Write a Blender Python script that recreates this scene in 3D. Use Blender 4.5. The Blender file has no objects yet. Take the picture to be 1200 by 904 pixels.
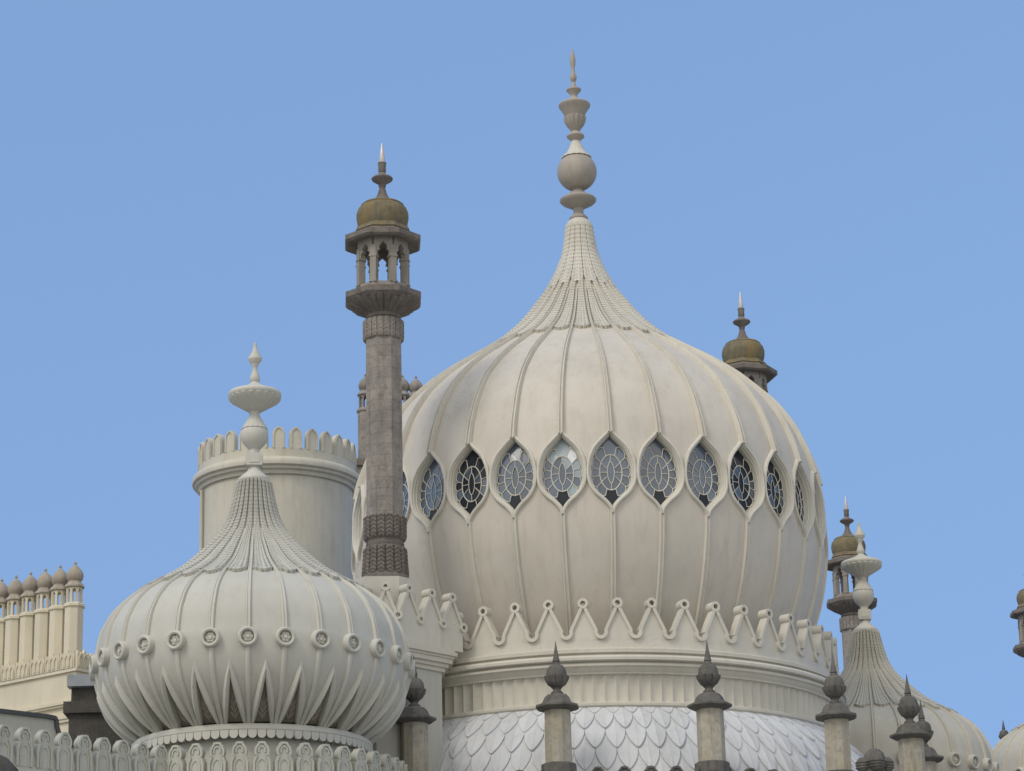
import bpy, bmesh, math, random
import numpy as np
from mathutils import Vector, Matrix
random.seed(7)
rad = math.radians
SC = bpy.context.scene
COL = SC.collection

# ------------------------------------------------------------------ camera
cd = bpy.data.cameras.new('camera')
cam = bpy.data.objects.new('camera', cd); COL.objects.link(cam)
PITCH, ROLL = rad(17.6156), rad(1.314)
F = Vector((0, math.cos(PITCH), math.sin(PITCH))); U0 = Vector((0, -math.sin(PITCH), math.cos(PITCH))); R0 = Vector((1, 0, 0))
Rv = R0*math.cos(ROLL) - U0*math.sin(ROLL); Uv = R0*math.sin(ROLL) + U0*math.cos(ROLL)
cam.matrix_world = Matrix(((Rv.x, Uv.x, -F.x, 0), (Rv.y, Uv.y, -F.y, 0), (Rv.z, Uv.z, -F.z, 1.6), (0, 0, 0, 1)))
cd.sensor_width = 36; cd.lens = 36*3197.77/1200
cd.clip_start = 0.1; cd.clip_end = 20000
SC.camera = cam

# ------------------------------------------------------------------ sky, sun, exposure
CLOUD = 0.76
SUN_AZ, SUN_EL = rad(-42), rad(47)          # azimuth measured from "behind the camera", negative = to the left
sdir = Vector((math.sin(SUN_AZ)*math.cos(SUN_EL), -math.cos(SUN_AZ)*math.cos(SUN_EL), math.sin(SUN_EL)))
w = bpy.data.worlds.new('World'); SC.world = w; w.use_nodes = True
nt = w.node_tree; nt.nodes.clear()
sky = nt.nodes.new('ShaderNodeTexSky'); sky.sky_type = 'NISHITA'; sky.sun_disc = False
sky.sun_elevation = SUN_EL; sky.sun_rotation = math.atan2(sdir.x, sdir.y)
sky.air_density = 1.0; sky.dust_density = 0.1; sky.ozone_density = 2.3; sky.altitude = 0
bg = nt.nodes.new('ShaderNodeBackground'); bg.inputs['Strength'].default_value = 0.15
wo = nt.nodes.new('ShaderNodeOutputWorld')
# thin high haze evens the sky out: look the sky up over a narrower band of heights
tcw = nt.nodes.new('ShaderNodeTexCoord'); vm = nt.nodes.new('ShaderNodeVectorMath'); vm.operation = 'MULTIPLY_ADD'
vm.inputs[1].default_value = (1, 1, .22); vm.inputs[2].default_value = (0, 0, .36)
nt.links.new(tcw.outputs['Generated'], vm.inputs[0]); nt.links.new(vm.outputs[0], sky.inputs['Vector'])
nt.links.new(sky.outputs[0], bg.inputs[0])
# broken white cloud in the half of the sky behind the photographer and overhead
def wn(t, **k):
    x = nt.nodes.new(t)
    for a, v in k.items(): setattr(x, a, v)
    return x
nz_ = wn('ShaderNodeTexNoise'); nz_.inputs['Scale'].default_value = 2.6; nz_.inputs['Detail'].default_value = 7; nz_.inputs['Roughness'].default_value = .58
sq = wn('ShaderNodeVectorMath', operation='MULTIPLY'); sq.inputs[1].default_value = (1, 1, 2.2)
nt.links.new(tcw.outputs['Generated'], sq.inputs[0]); nt.links.new(sq.outputs[0], nz_.inputs['Vector'])
dt = wn('ShaderNodeVectorMath', operation='DOT_PRODUCT'); dt.inputs[1].default_value = (-.12, -.92, .30)
nt.links.new(tcw.outputs['Generated'], dt.inputs[0])
b1 = wn('ShaderNodeMath', operation='MULTIPLY_ADD'); b1.inputs[1].default_value = .30; nt.links.new(dt.outputs['Value'], b1.inputs[0]); nt.links.new(nz_.outputs['Fac'], b1.inputs[2])
mr = wn('ShaderNodeMapRange', interpolation_type='SMOOTHSTEP'); mr.inputs['From Min'].default_value = .52; mr.inputs['From Max'].default_value = .66
nt.links.new(b1.outputs[0], mr.inputs['Value'])
bc = wn('ShaderNodeBackground'); bc.inputs['Color'].default_value = (.95, .93, .885, 1); bc.inputs['Strength'].default_value = CLOUD
mx = wn('ShaderNodeMixShader'); nt.links.new(mr.outputs[0], mx.inputs[0]); nt.links.new(bg.outputs[0], mx.inputs[1]); nt.links.new(bc.outputs[0], mx.inputs[2])
nt.links.new(mx.outputs[0], wo.inputs[0])
sl = bpy.data.lights.new('sun', 'SUN'); sl.energy = 0.9; sl.angle = rad(18); sl.color = (1.0, 0.94, 0.86)
so = bpy.data.objects.new('sun', sl); COL.objects.link(so)
so.rotation_euler = sdir.to_track_quat('Z', 'Y').to_euler()
vs = SC.view_settings
vs.view_transform = 'Standard'; vs.look = 'None'; vs.gamma = 1; vs.use_curve_mapping = False; vs.exposure = 0.42

# ------------------------------------------------------------------ materials
def new_mat(name):
    m = bpy.data.materials.new(name); m.use_nodes = True
    n = m.node_tree; b = n.nodes['Principled BSDF']
    return m, n, b
def nd(n, t, **k):
    x = n.nodes.new(t)
    for a, v in k.items():
        if a.startswith('i_'): x.inputs[a[2:].replace('_', ' ')].default_value = v
        else: setattr(x, a, v)
    return x
def ramp(n, src, stops):
    r = n.nodes.new('ShaderNodeValToRGB'); e = r.color_ramp.elements
    while len(e) > 1: e.remove(e[-1])
    e[0].position = stops[0][0]; e[0].color = (*stops[0][1], 1)
    for p, c in stops[1:]:
        x = e.new(p); x.color = (*c, 1)
    n.links.new(src, r.inputs[0]); return r.outputs[0]
def mixc(n, fac, a, b, mode='MIX'):
    x = n.nodes.new('ShaderNodeMix'); x.data_type = 'RGBA'; x.blend_type = mode
    for s, v in ((x.inputs['Factor'], fac), (x.inputs['A'], a), (x.inputs['B'], b)):
        if hasattr(v, 'is_output'): n.links.new(v, s)
        elif isinstance(v, (int, float)): s.default_value = v
        else: s.default_value = (*v, 1)
    return x.outputs['Result']
def coords(n, scale=(1, 1, 1)):
    tc = n.nodes.new('ShaderNodeTexCoord'); oi = n.nodes.new('ShaderNodeObjectInfo')
    mp = n.nodes.new('ShaderNodeMapping'); mp.inputs['Scale'].default_value = scale
    ad = n.nodes.new('ShaderNodeVectorMath'); ad.operation = 'ADD'
    sc_ = n.nodes.new('ShaderNodeVectorMath'); sc_.operation = 'SCALE'; sc_.inputs['Scale'].default_value = 37.0
    cb = n.nodes.new('ShaderNodeCombineXYZ')
    for i in range(3): n.links.new(oi.outputs['Random'], cb.inputs[i])
    n.links.new(cb.outputs[0], sc_.inputs[0])
    n.links.new(tc.outputs['Object'], mp.inputs[0]); n.links.new(mp.outputs[0], ad.inputs[0]); n.links.new(sc_.outputs[0], ad.inputs[1])
    return ad.outputs[0]
def noise(n, vec, scale, detail=6, rough=.6):
    x = nd(n, 'ShaderNodeTexNoise'); x.inputs['Scale'].default_value = scale; x.inputs['Detail'].default_value = detail; x.inputs['Roughness'].default_value = rough
    n.links.new(vec, x.inputs['Vector']); return x.outputs['Fac']
def bump(n, b, h, strength, dist):
    x = nd(n, 'ShaderNodeBump'); x.inputs['Strength'].default_value = strength; x.inputs['Distance'].default_value = dist
    n.links.new(h, x.inputs['Height']); n.links.new(x.outputs[0], b.inputs['Normal'])

def paint(name, col, dirt=(.62, .58, .5), amount=.25, rough=.6, streak=.3, crack=.13, island=0):
    m, n, b = new_mat(name)
    v = coords(n); big = noise(n, v, .45, 5); fine = noise(n, v, 6, 6)
    vs_ = coords(n, (1.6, 1.6, .16)); st = noise(n, vs_, 2.2, 6, .65)
    c1 = ramp(n, big, [(.3, tuple(x*(1-amount*.45) for x in col)), (.72, tuple(min(1, x*(1+amount*.12)) for x in col))])
    dk = tuple(x*d for x, d in zip(col, dirt))
    f = ramp(n, st, [(.5, (0, 0, 0)), (.78, (streak,)*3)])
    c2 = mixc(n, f, c1, dk)
    sp = noise(n, v, 2.6, 8, .7)
    f2 = ramp(n, sp, [(.66, (0, 0, 0)), (.74, (amount*1.3,)*3)])
    c3 = mixc(n, f2, c2, dk)
    pt = noise(n, coords(n, (.9, .9, .5)), .9, 2, .4)
    c3 = mixc(n, ramp(n, pt, [(.55, (0, 0, 0)), (.57, (.5, .5, .5))]), c3, mixc(n, 1.0, c3, (.955, .95, .94), 'MULTIPLY'))
    vo = nd(n, 'ShaderNodeTexVoronoi', feature='DISTANCE_TO_EDGE'); vo.inputs['Scale'].default_value = .55
    wr = nd(n, 'ShaderNodeTexNoise'); wr.inputs['Scale'].default_value = 1.6; wr.inputs['Detail'].default_value = 5; n.links.new(v, wr.inputs['Vector'])
    wa = nd(n, 'ShaderNodeVectorMath', operation='ADD'); n.links.new(v, wa.inputs[0]); n.links.new(wr.outputs['Color'], wa.inputs[1]); n.links.new(wa.outputs[0], vo.inputs['Vector'])
    ck = ramp(n, vo.outputs['Distance'], [(0, (1, 1, 1)), (.006, (1, 1, 1)), (.014, (0, 0, 0))])
    ckm = mixc(n, 1.0, ck, ramp(n, noise(n, v, .8, 3), [(.53, (0, 0, 0)), (.6, (crack,)*3)]), 'MULTIPLY')
    c3 = mixc(n, ckm, c3, (.2, .17, .13))
    ru = noise(n, coords(n, (1, 1, .55)), 3.3, 9, .75)
    c3 = mixc(n, ramp(n, ru, [(.715, (0, 0, 0)), (.76, (.55, .55, .55))]), c3, (.30, .24, .18))
    n.links.new(c3, b.inputs['Base Color'])
    b.inputs['Roughness'].default_value = rough; b.inputs['Specular IOR Level'].default_value = .3
    if island:       # each lapped sheet has weathered to its own tone
        ge = n.nodes.new('ShaderNodeNewGeometry')
        c4 = mixc(n, 1.0, c3, ramp(n, ge.outputs['Random Per Island'], [(0, (1-island,)*3), (.5, (1, 1, 1)), (1, (1+island*.6,)*3)]), 'MULTIPLY'); n.links.new(c4, b.inputs['Base Color'])
    bump(n, b, fine, .12, .03)
    return m

def stone(name, c_lo, c_hi, c_spot, joint=0.0, spots=.5, scale=1.0, warm=None, courses=False):
    m, n, b = new_mat(name)
    v = coords(n); a = noise(n, v, 1.3*scale, 8, .7); s2 = noise(n, v, 6*scale, 8, .75); s3 = noise(n, v, 22*scale, 4, .6)
    c = ramp(n, a, [(.3, c_lo), (.7, c_hi)])
    if warm:
        wv = noise(n, coords(n, (1, 1, .5)), 2.1, 5, .6)
        c = mixc(n, ramp(n, wv, [(.5, (0, 0, 0)), (.62, (.8, .8, .8))]), c, warm)
    f = ramp(n, s2, [(.49, (0, 0, 0)), (.68, (spots*.62,)*3)])
    c = mixc(n, f, c, c_spot)
    vst = noise(n, coords(n, (2, 2, .2)), 2.0, 6, .65)
    c = mixc(n, ramp(n, vst, [(.52, (0, 0, 0)), (.75, (spots*.8,)*3)]), c, c_spot)
    if joint:
        tc = n.nodes.new('ShaderNodeTexCoord'); sx = n.nodes.new('ShaderNodeSeparateXYZ'); n.links.new(tc.outputs['Object'], sx.inputs[0])
        d = nd(n, 'ShaderNodeMath', operation='DIVIDE'); d.inputs[1].default_value = joint; n.links.new(sx.outputs[2], d.inputs[0])
        fr = nd(n, 'ShaderNodeMath', operation='FRACT'); n.links.new(d.outputs[0], fr.inputs[0])
        lt = nd(n, 'ShaderNodeMath', operation='LESS_THAN'); lt.inputs[1].default_value = .045; n.links.new(fr.outputs[0], lt.inputs[0])
        ml = nd(n, 'ShaderNodeMath', operation='MULTIPLY'); n.links.new(lt.outputs[0], ml.inputs[0]); n.links.new(a, ml.inputs[1])
        c = mixc(n, ml.outputs[0], c, c_spot)
    if courses:      # rubble courses: blocks of slightly different stone with thin dark joints
        tc = n.nodes.new('ShaderNodeTexCoord'); sx = n.nodes.new('ShaderNodeSeparateXYZ'); n.links.new(tc.outputs['Object'], sx.inputs[0])
        at = nd(n, 'ShaderNodeMath', operation='ARCTAN2'); n.links.new(sx.outputs[0], at.inputs[0]); n.links.new(sx.outputs[1], at.inputs[1])
        cb = n.nodes.new('ShaderNodeCombineXYZ'); n.links.new(at.outputs[0], cb.inputs[0]); n.links.new(sx.outputs[2], cb.inputs[1])
        br = nd(n, 'ShaderNodeTexBrick', offset=.5, squash=1.0); br.inputs['Scale'].default_value = 1.0; br.inputs['Brick Width'].default_value = math.pi/4*1.37
        br.inputs['Row Height'].default_value = .36; br.inputs['Mortar Size'].default_value = .012; br.inputs['Mortar Smooth'].default_value = .3
        br.inputs['Color1'].default_value = (.82, .82, .82, 1); br.inputs['Color2'].default_value = (1.12, 1.10, 1.06, 1); br.inputs['Mortar'].default_value = (.55, .53, .5, 1)
        n.links.new(cb.outputs[0], br.inputs['Vector']); c = mixc(n, .5, c, br.outputs['Color'], 'MULTIPLY')
    n.links.new(c, b.inputs['Base Color']); b.inputs['Roughness'].default_value = .9; b.inputs['Specular IOR Level'].default_value = .2
    bm = nd(n, 'ShaderNodeMath', operation='ADD'); n.links.new(s2, bm.inputs[0]); n.links.new(s3, bm.inputs[1])
    bump(n, b, bm.outputs[0], .6, .04)
    return m

CREAM = paint('cream_dome_paint', (.635, .59, .515), amount=.26, streak=.36)
CREAM_B = paint('cream_moulding_paint', (.63, .60, .52), amount=.2, streak=.28)
RIB = paint('pale_rib_paint', (.66, .63, .55), amount=.2, streak=.3, dirt=(.6, .53, .44))
GREY = paint('grey_cream_paint', (.55, .54, .485), amount=.22, streak=.25)
GREY_R = paint('grey_cream_rib_paint', (.59, .58, .52), amount=.18, streak=.2)
TOWERP = paint('tower_paint', (.61, .575, .48), amount=.3, streak=.55)
SPIRE = paint('weathered_spire_paint', (.42, .38, .325), dirt=(.6, .55, .5), amount=.35, streak=.5)
YEL = paint('warm_cream_paint', (.71, .645, .495), amount=.25, streak=.3)
PALEG = paint('parapet_paint', (.50, .50, .44), amount=.3, streak=.5)
LEAFBG = paint('spandrel_dirt_and_shade', (.30, .27, .22), amount=.4, streak=.4)  # likely the same paint, browned for dirt and for shade in the recess
LEAD = paint('lead_scale', (.64, .65, .66), dirt=(.62, .62, .61), amount=.2, rough=.8, streak=.55, crack=0, island=.08)
MINST = stone('minaret_stone', (.25, .225, .205), (.39, .355, .32), (.09, .084, .078), joint=0, spots=.75, courses=True)
MIND = stone('minaret_dark_stone', (.16, .14, .125), (.27, .24, .21), (.07, .062, .055), spots=.7, scale=1.5)
LANT = stone('lantern_stone', (.30, .275, .24), (.40, .365, .32), (.14, .13, .115), spots=.45)
LICH = stone('lichen_stone', (.16, .14, .095), (.29, .25, .15), (.13, .125, .115), spots=.95, scale=3.6, warm=(.30, .215, .08))
CHIMB = stone('chimney_bulb_stone', (.36, .32, .26), (.48, .42, .34), (.22, .19, .16), spots=.5, scale=1.5)
PINS = stone('pinnacle_stone', (.38, .355, .295), (.53, .49, .41), (.13, .125, .115), joint=0, spots=.65, warm=(.43, .38, .28))
PIND = stone('dark_weathered_stone', (.11, .106, .098), (.21, .20, .182), (.055, .05, .046), spots=.6, scale=2)
DARKW = stone('dark_wall_stone', (.07, .065, .058), (.13, .12, .105), (.04, .037, .033), spots=.5)
def simple(name, col, rough=.5, metal=0.0, spec=.5, ior=1.5):
    m, n, b = new_mat(name)
    v = coords(n); f = noise(n, v, 3, 6)
    c = ramp(n, f, [(.3, tuple(x*.85 for x in col)), (.7, tuple(min(1, x*1.1) for x in col))])
    n.links.new(c, b.inputs['Base Color']); b.inputs['Roughness'].default_value = rough; b.inputs['Metallic'].default_value = metal
    b.inputs['Specular IOR Level'].default_value = spec; b.inputs['IOR'].default_value = ior
    return m
GL1 = simple('glass_blue_grey', (.085, .125, .18), .12, 0, .8, 1.7)
GL2 = simple('glass_dark', (.028, .033, .04), .1, 0, .35, 1.45)
GL3 = simple('glass_mid', (.065, .092, .13), .16, 0, .8, 1.7)
GL4 = simple('glass_pale_reflection', (.30, .38, .42), .2, 0, .8, 1.7)  # soft cloud reflection put into the pane colour
GL5 = simple('glass_white_reflection', (.85, .88, .9), .25)  # brightest part of that reflection, painted as white glass
CAME = paint('tracery_paint', (.72, .69, .6), amount=.1, streak=.1)
METAL = simple('white_spike_metal', (.62, .58, .56), .35, .2)
LEADD = simple('dark_lead', (.06, .065, .07), .5)
PIPE = simple('lead_flashing', (.30, .32, .34), .5)

# ------------------------------------------------------------------ mesh helpers
def P(r, a, z): return (r*math.sin(a), -r*math.cos(a), z)     # a = 0 faces the viewer side (-Y)
class MB:
    def __init__(s): s.v = []; s.f = []; s.m = []
    def add(s, vs_, fs, mi=0):
        o = len(s.v); s.v += [tuple(map(float, x)) for x in vs_]
        for f in fs: s.f.append(tuple(o+i for i in f)); s.m.append(mi)
    def grid(s, rows, closed=False, mi=0, flip=False):
        n = len(rows[0]); vs_ = [p for r in rows for p in r]; fs = []
        for i in range(len(rows)-1):
            for j in range(n if closed else n-1):
                k = (j+1) % n
                f = (i*n+j, (i+1)*n+j, (i+1)*n+k, i*n+k)
                fs.append(f[::-1] if flip else f)
        s.add(vs_, fs, mi)
    def lathe(s, prof, n=32, ph=0.0, mi=0, cap=True, wob=None):
        rows = []
        for r, z in prof:
            rows.append([P(max(r, 1e-4)*(wob(a, r, z) if wob else 1), a, z) for a in [ph+2*math.pi*k/n for k in range(n)]])
        s.grid(rows, True, mi)      # profile given top to bottom
        if cap:
            s.add(rows[0], [tuple(range(n))], mi); s.add(rows[-1], [tuple(range(n))[::-1]], mi)
    def box(s, c, d, rz=0.0, mi=0, top=None):
        t = top or (1, 1); cs, sn = math.cos(rz), math.sin(rz); vs_ = []
        for k, (sx, sy) in ((z, q) for z in (-1, 1) for q in ((-1, -1), (1, -1), (1, 1), (-1, 1))):
            kx, ky = (t if k > 0 else (1, 1)); x = sx*d[0]/2*kx; y = sy*d[1]/2*ky
            vs_.append((c[0]+x*cs-y*sn, c[1]+x*sn+y*cs, c[2]+k*d[2]/2))
        s.add(vs_, [(3, 2, 1, 0), (4, 5, 6, 7), (0, 1, 5, 4), (1, 2, 6, 5), (2, 3, 7, 6), (3, 0, 4, 7)], mi)
    def prism(s, pts, y0, y1, mi=0):        # outline in (x, z), counter-clockwise seen from the front (-Y)
        n = len(pts)
        s.add([(x, y0, z) for x, z in pts], [tuple(range(n))], mi)
        s.add([(x, y1, z) for x, z in pts], [tuple(range(n))[::-1]], mi)
        s.add([(x, y0, z) for x, z in pts]+[(x, y1, z) for x, z in pts], [(i, n+i, n+(i+1) % n, (i+1) % n) for i in range(n)], mi)
    def plan(s, pts, z0, z1, mi=0):         # plan outline in (x, y), counter-clockwise from above
        n = len(pts)
        s.add([(x, y, z1) for x, y in pts], [tuple(range(n))], mi)
        s.add([(x, y, z0) for x, y in pts], [tuple(range(n))[::-1]], mi)
        s.add([(x, y, z0) for x, y in pts]+[(x, y, z1) for x, y in pts], [(i, (i+1) % n, n+(i+1) % n, n+i) for i in range(n)], mi)
    def sweep(s, path, nrm, sec, closed=False, scale=None, cap=True, mi=0):
        path = np.array(path, float); nrm = np.array(nrm, float); m = len(path); rows = []
        for i in range(m):
            a = path[(i-1) % m] if (closed or i > 0) else path[i]; b = path[(i+1) % m] if (closed or i < m-1) else path[i]
            t = b-a; t /= (np.linalg.norm(t)+1e-9); nn = nrm[i]-t*np.dot(nrm[i], t); nn /= (np.linalg.norm(nn)+1e-9)
            sd = np.cross(t, nn); k = 1 if scale is None else scale[i]
            rows.append([path[i]+sd*u*k+nn*v*k for u, v in sec])
        if closed: rows.append(rows[0])
        s.grid(rows, True, mi, True)
        if cap and not closed:
            n = len(sec); s.add(rows[0], [tuple(range(n))], mi); s.add(rows[-1], [tuple(range(n))[::-1]], mi)
    def tube(s, path, r, n=5, closed=False, nrm=None, mi=0):
        path = np.array(path, float)
        if nrm is None: nrm = np.tile((0.123, -1, .05), (len(path), 1))
        s.sweep(path, nrm, [(r*math.cos(2*math.pi*k/n), r*math.sin(2*math.pi*k/n)) for k in range(n)], closed, mi=mi)
    def mesh(s, name, mats, smooth=35):
        me = bpy.data.meshes.new(name); me.from_pydata(s.v, [], s.f)
        for m in (mats if isinstance(mats, (list, tuple)) else [mats]): me.materials.append(m)
        me.polygons.foreach_set('material_index', s.m)
        bm = bmesh.new(); bm.from_mesh(me); bmesh.ops.remove_doubles(bm, verts=bm.verts, dist=1e-4)
        bmesh.ops.recalc_face_normals(bm, faces=bm.faces) if smooth != 'keep' else None
        bm.to_mesh(me); bm.free()
        if smooth and smooth != 'keep':
            me.polygons.foreach_set('use_smooth', [True]*len(me.polygons)); me.set_sharp_from_angle(angle=rad(smooth))
        return me
    def build(s, name, mats, parent=None, smooth=35, loc=None, rz=0.0):
        return put(s.mesh(name, mats, smooth), name, parent, loc, rz)
def put(me, name, parent=None, loc=None, rz=0.0):
    o = bpy.data.objects.new(name, me); COL.objects.link(o)
    if parent: o.parent = parent
    if loc: o.location = loc
    if rz: o.rotation_euler.z = rz
    return o
def tag(o, label=None, cat=None, group=None, kind=None):
    for k, v in (('label', label), ('category', cat), ('group', group), ('kind', kind)):
        if v: o[k] = v
    return o
def thing(name, loc, label, cat, rz=0.0, group=None, scale=1.0):
    o = bpy.data.objects.new(name, None); COL.objects.link(o); o.location = loc; o.rotation_euler.z = rz; o.scale = (scale,)*3
    o.empty_display_size = .2
    return tag(o, label, cat, group)
def children(o): return [c for c in COL.objects if c.parent == o]
def copy_tree(o, parent=None):
    c = o.copy(); COL.objects.link(c)
    if parent: c.parent = parent
    for ch in list(o.children): copy_tree(ch, c)
    return c
def cr(xk, yk, x):
    xk = np.array(xk, float); yk = np.array(yk, float); x = np.array(x, float); h = np.diff(xk); d = np.diff(yk)/h
    m = np.zeros(len(xk)); m[0] = d[0]; m[-1] = d[-1]; m[1:-1] = (d[:-1]*h[1:]+d[1:]*h[:-1])/(h[1:]+h[:-1])
    i = np.clip(np.searchsorted(xk, x)-1, 0, len(h)-1); t = (x-xk[i])/h[i]
    return (2*t**3-3*t**2+1)*yk[i]+(t**3-2*t**2+t)*h[i]*m[i]+(-2*t**3+3*t**2)*yk[i+1]+(t**3-t**2)*h[i]*m[i+1]
class Curve:        # an ogee dome profile, dense from top to bottom, walked by arc length
    def __init__(s, up, low):
        rr = np.linspace(up[0][0], up[-1][0], 140); zz = cr([a for a, b in up], [b for a, b in up], rr)
        lo = [up[-1]]+low; zl = np.linspace(lo[0][1], lo[-1][1], 80)[1:]; rl = cr([-b for a, b in lo], [a for a, b in lo], -zl)
        s.r = np.concatenate([rr, rl]); s.z = np.concatenate([zz, zl])
        s.s = np.concatenate([[0], np.cumsum(np.hypot(np.diff(s.r), np.diff(s.z)))])
        dr = np.gradient(s.r, s.s); dz = np.gradient(s.z, s.s); l = np.hypot(dr, dz); s.nr = -dz/l; s.nz = dr/l
    def at(s, t): return np.interp(t, s.s, s.r), np.interp(t, s.s, s.z), np.interp(t, s.s, s.nr), np.interp(t, s.s, s.nz)
    def s_of_z(s, z): return float(np.interp(-z, -s.z, s.s))
    def s_of_r(s, r): return float(np.interp(r, s.r[:140], s.s[:140]))
    def r_of_z(s, z): return float(np.interp(-z, -s.z, s.r))
    def pt(s, t, a, off=0.0):
        r, z, nr, nz = s.at(t); return P(r+nr*off, a, z+nz*off)
    def nrm(s, t, a):
        r, z, nr, nz = s.at(t); return P(nr, a, nz)
ROUND = lambda w, h, n=7: [(-w/2, -.02)]+[(-w/2*math.cos(math.pi*k/(n-1)), h*math.sin(math.pi*k/(n-1))**.6) for k in range(n)]+[(w/2, -.02)]
DOUBLE = lambda w, h: [(-w/2, -.03), (-w/2, h*.55), (-w*.38, h*.95), (-w*.24, h*.95), (-w*.14, h*.6), (w*.14, h*.6), (w*.24, h*.95), (w*.38, h*.95), (w/2, h*.55), (w/2, -.03)]

def scale_tongue(mb, C, phi, sec, s0, s1, s_tip, ribw, rowlen, ncol, th=.07, step=.02, groove=.02, notch=.955, tipp=2.6):
    """one tongue of small lapped tiles on the neck of an ogee dome, rounded at its lower end"""
    nr = max(3, int(round((s1-s0)/rowlen))); per = 4; nc = ncol*per
    rows = []; us = np.linspace(-1, 1, nc+1)
    def row(f, off, curve, wide=1.0):
        out = []
        for u in us:
            colc = abs((((u+1)/2*ncol) % 1.0)-.5)*2            # 1 at a column joint
            tt = s0+(s1-s0)*f
            lapc = .5*rowlen*(colc**2) if curve else 0
            tipc = (s_tip*abs(u)**tipp) if f > .93 else 0
            t_ = max(s0, tt-lapc-tipc)
            r, z, nr_, nz_ = C.at(t_)
            half = max(.02, sec*.985 - min(ribw, .055*r+.06*max(0, r-1))/2/max(r, .2))*wide
            o = off-groove*(colc**3)-.012*abs(u)**6
            out.append(P(r+nr_*o, phi+u*half, z+nz_*o))
        return out
    for k in range(nr):
        rows.append(row(k/nr, th-step, k > 0, notch)); rows.append(row((k+.93)/nr, th, True, 1.0))
    rows.append(row(1.0, th, True)); rows.append(row(1.0, 0.0, True))
    mb.grid(rows)
    for side in (0, -1):
        e = [r[side] for r in rows]; g = []
        for k, q in enumerate(e):
            a = math.atan2(q[0], -q[1]); rr = math.hypot(q[0], q[1]); t_ = s0+(s1-s0)*min(1, k/(len(e)-1)); _, _, n1, n2 = C.at(t_)
            g.append(P(rr-n1*.09, a, q[2]-n2*.09))
        mb.grid([e, g], flip=(side == 0))

def ring_bead(mb, R, rt, n=16, y=0.0, x=0.0, z=0.0, depth=None):
    """annulus facing -Y"""
    o = [(x+R*math.cos(t), z+R*math.sin(t)) for t in [2*math.pi*k/n for k in range(n)]]
    i = [(x+rt*math.cos(t), z+rt*math.sin(t)) for t in [2*math.pi*k/n for k in range(n)]]
    y0, y1 = y-depth/2, y+depth/2
    mb.grid([[(a, y0, b) for a, b in i], [(a, y0, b) for a, b in o], [(a, y1, b) for a, b in o], [(a, y1, b) for a, b in i], [(a, y0, b) for a, b in i]], True)
A0 = lambda X, Y: -math.atan2(X, Y)

# ================================================================== ground and the palace mass under the roofs
g = MB(); g.add([(-6000, -6000, 0), (6000, -6000, 0), (6000, 6000, 0), (-6000, 6000, 0)], [(0, 1, 2, 3)])
gm, n_, b_ = new_mat('lawn_and_gravel'); v_ = coords(n_)
n_.links.new(ramp(n_, noise(n_, v_, .05, 8), [(.34, (.06, .085, .03)), (.42, (.34, .32, .28))]), b_.inputs['Base Color']); b_.inputs['Roughness'].default_value = .95
tag(g.build('ground', gm, None, 0), kind='structure')

MX, MY = 2.49, 90.0
th0 = A0(MX, MY)
pal = thing('palace_building', (MX, MY, 0), 'cream palace body with a round bow front carrying the domes', 'building', th0)
m = MB(); m.lathe([(10.6, 13.2), (10.6, 0)], 96); m.build('bow_wall', CREAM_B, pal)
m = MB(); m.lathe([(10.95, 13.5), (11.25, 13.45), (11.25, 13.25), (10.7, 13.0), (10.5, 12.9)], 96); m.build('eaves_cornice', CREAM_B, pal)
m = MB(); m.box((0, 12, 6.5), (64, 22, 13)); m.build('main_wall', CREAM_B, pal)
m = MB(); m.box((0, 12, 13.1), (64.6, 22.6, .2)); m.build('roof', LEADD, pal)
for k, a in enumerate(np.radians(np.arange(-81.4, 85, 24))):
    f = MB(); f.prism([(-.9, 0), (.9, 0), (.9, 4.2), (.5, 4.9), (0, 5.3), (-.5, 4.9), (-.9, 4.2)], -.12, .2)
    fr = f.build('window', CREAM_B, pal, loc=P(10.55, a, 2.2), rz=a)
    f = MB(); f.prism([(-.7, .2), (.7, .2), (.7, 4.1), (.4, 4.65), (0, 5.0), (-.4, 4.65), (-.7, 4.1)], -.14, -.125); f.build('pane', GL2, fr)

# ================================================================== central dome
Z0 = 17.3
dome = thing('central_dome', (MX, MY, Z0), 'largest cream onion dome with a ring of pointed oval windows and a tall spire', 'dome', th0)
dome.scale = (.978, .978, 1)
CM = Curve([(r, z-Z0) for r, z in [(0.36, 36.2), (0.5, 35.2), (0.75, 34.42), (1.1, 33.70), (1.6, 32.98), (2.3, 32.13), (3.2, 31.34), (4.2, 30.68), (5.2, 30.02), (6.2, 29.22), (7.0, 28.36), (7.6, 27.30), (7.98, 26.129), (8.12, 25.3)]],
           [(r, z-Z0) for r, z in [(8.13, 23.8), (8.02, 22.8), (7.78, 21.8), (7.32, 20.6), (6.9, 19.6)]])
NW = 32; SEC = math.pi/NW; PH = rad(5.6)
ZT, ZB = 26.16-Z0, 23.44-Z0
tk = [0, .06, .13, .25, .35, .45, .565, .67, .79, .90, .96, 1.0]; hk = [.0, .075, .27, .74, .94, 1.0, .985, .90, .69, .33, .115, .0]
NT = 48
tt = np.linspace(0, 1, NT+1); hh = np.maximum(0, cr(tk, hk, tt)); hh[0] = hh[-1] = 0
HWM = 8.12*SEC-.052                         # centre line of the frame bead at its widest
zc = ZB+(ZT-ZB)*tt; sc = HWM*hh
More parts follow.
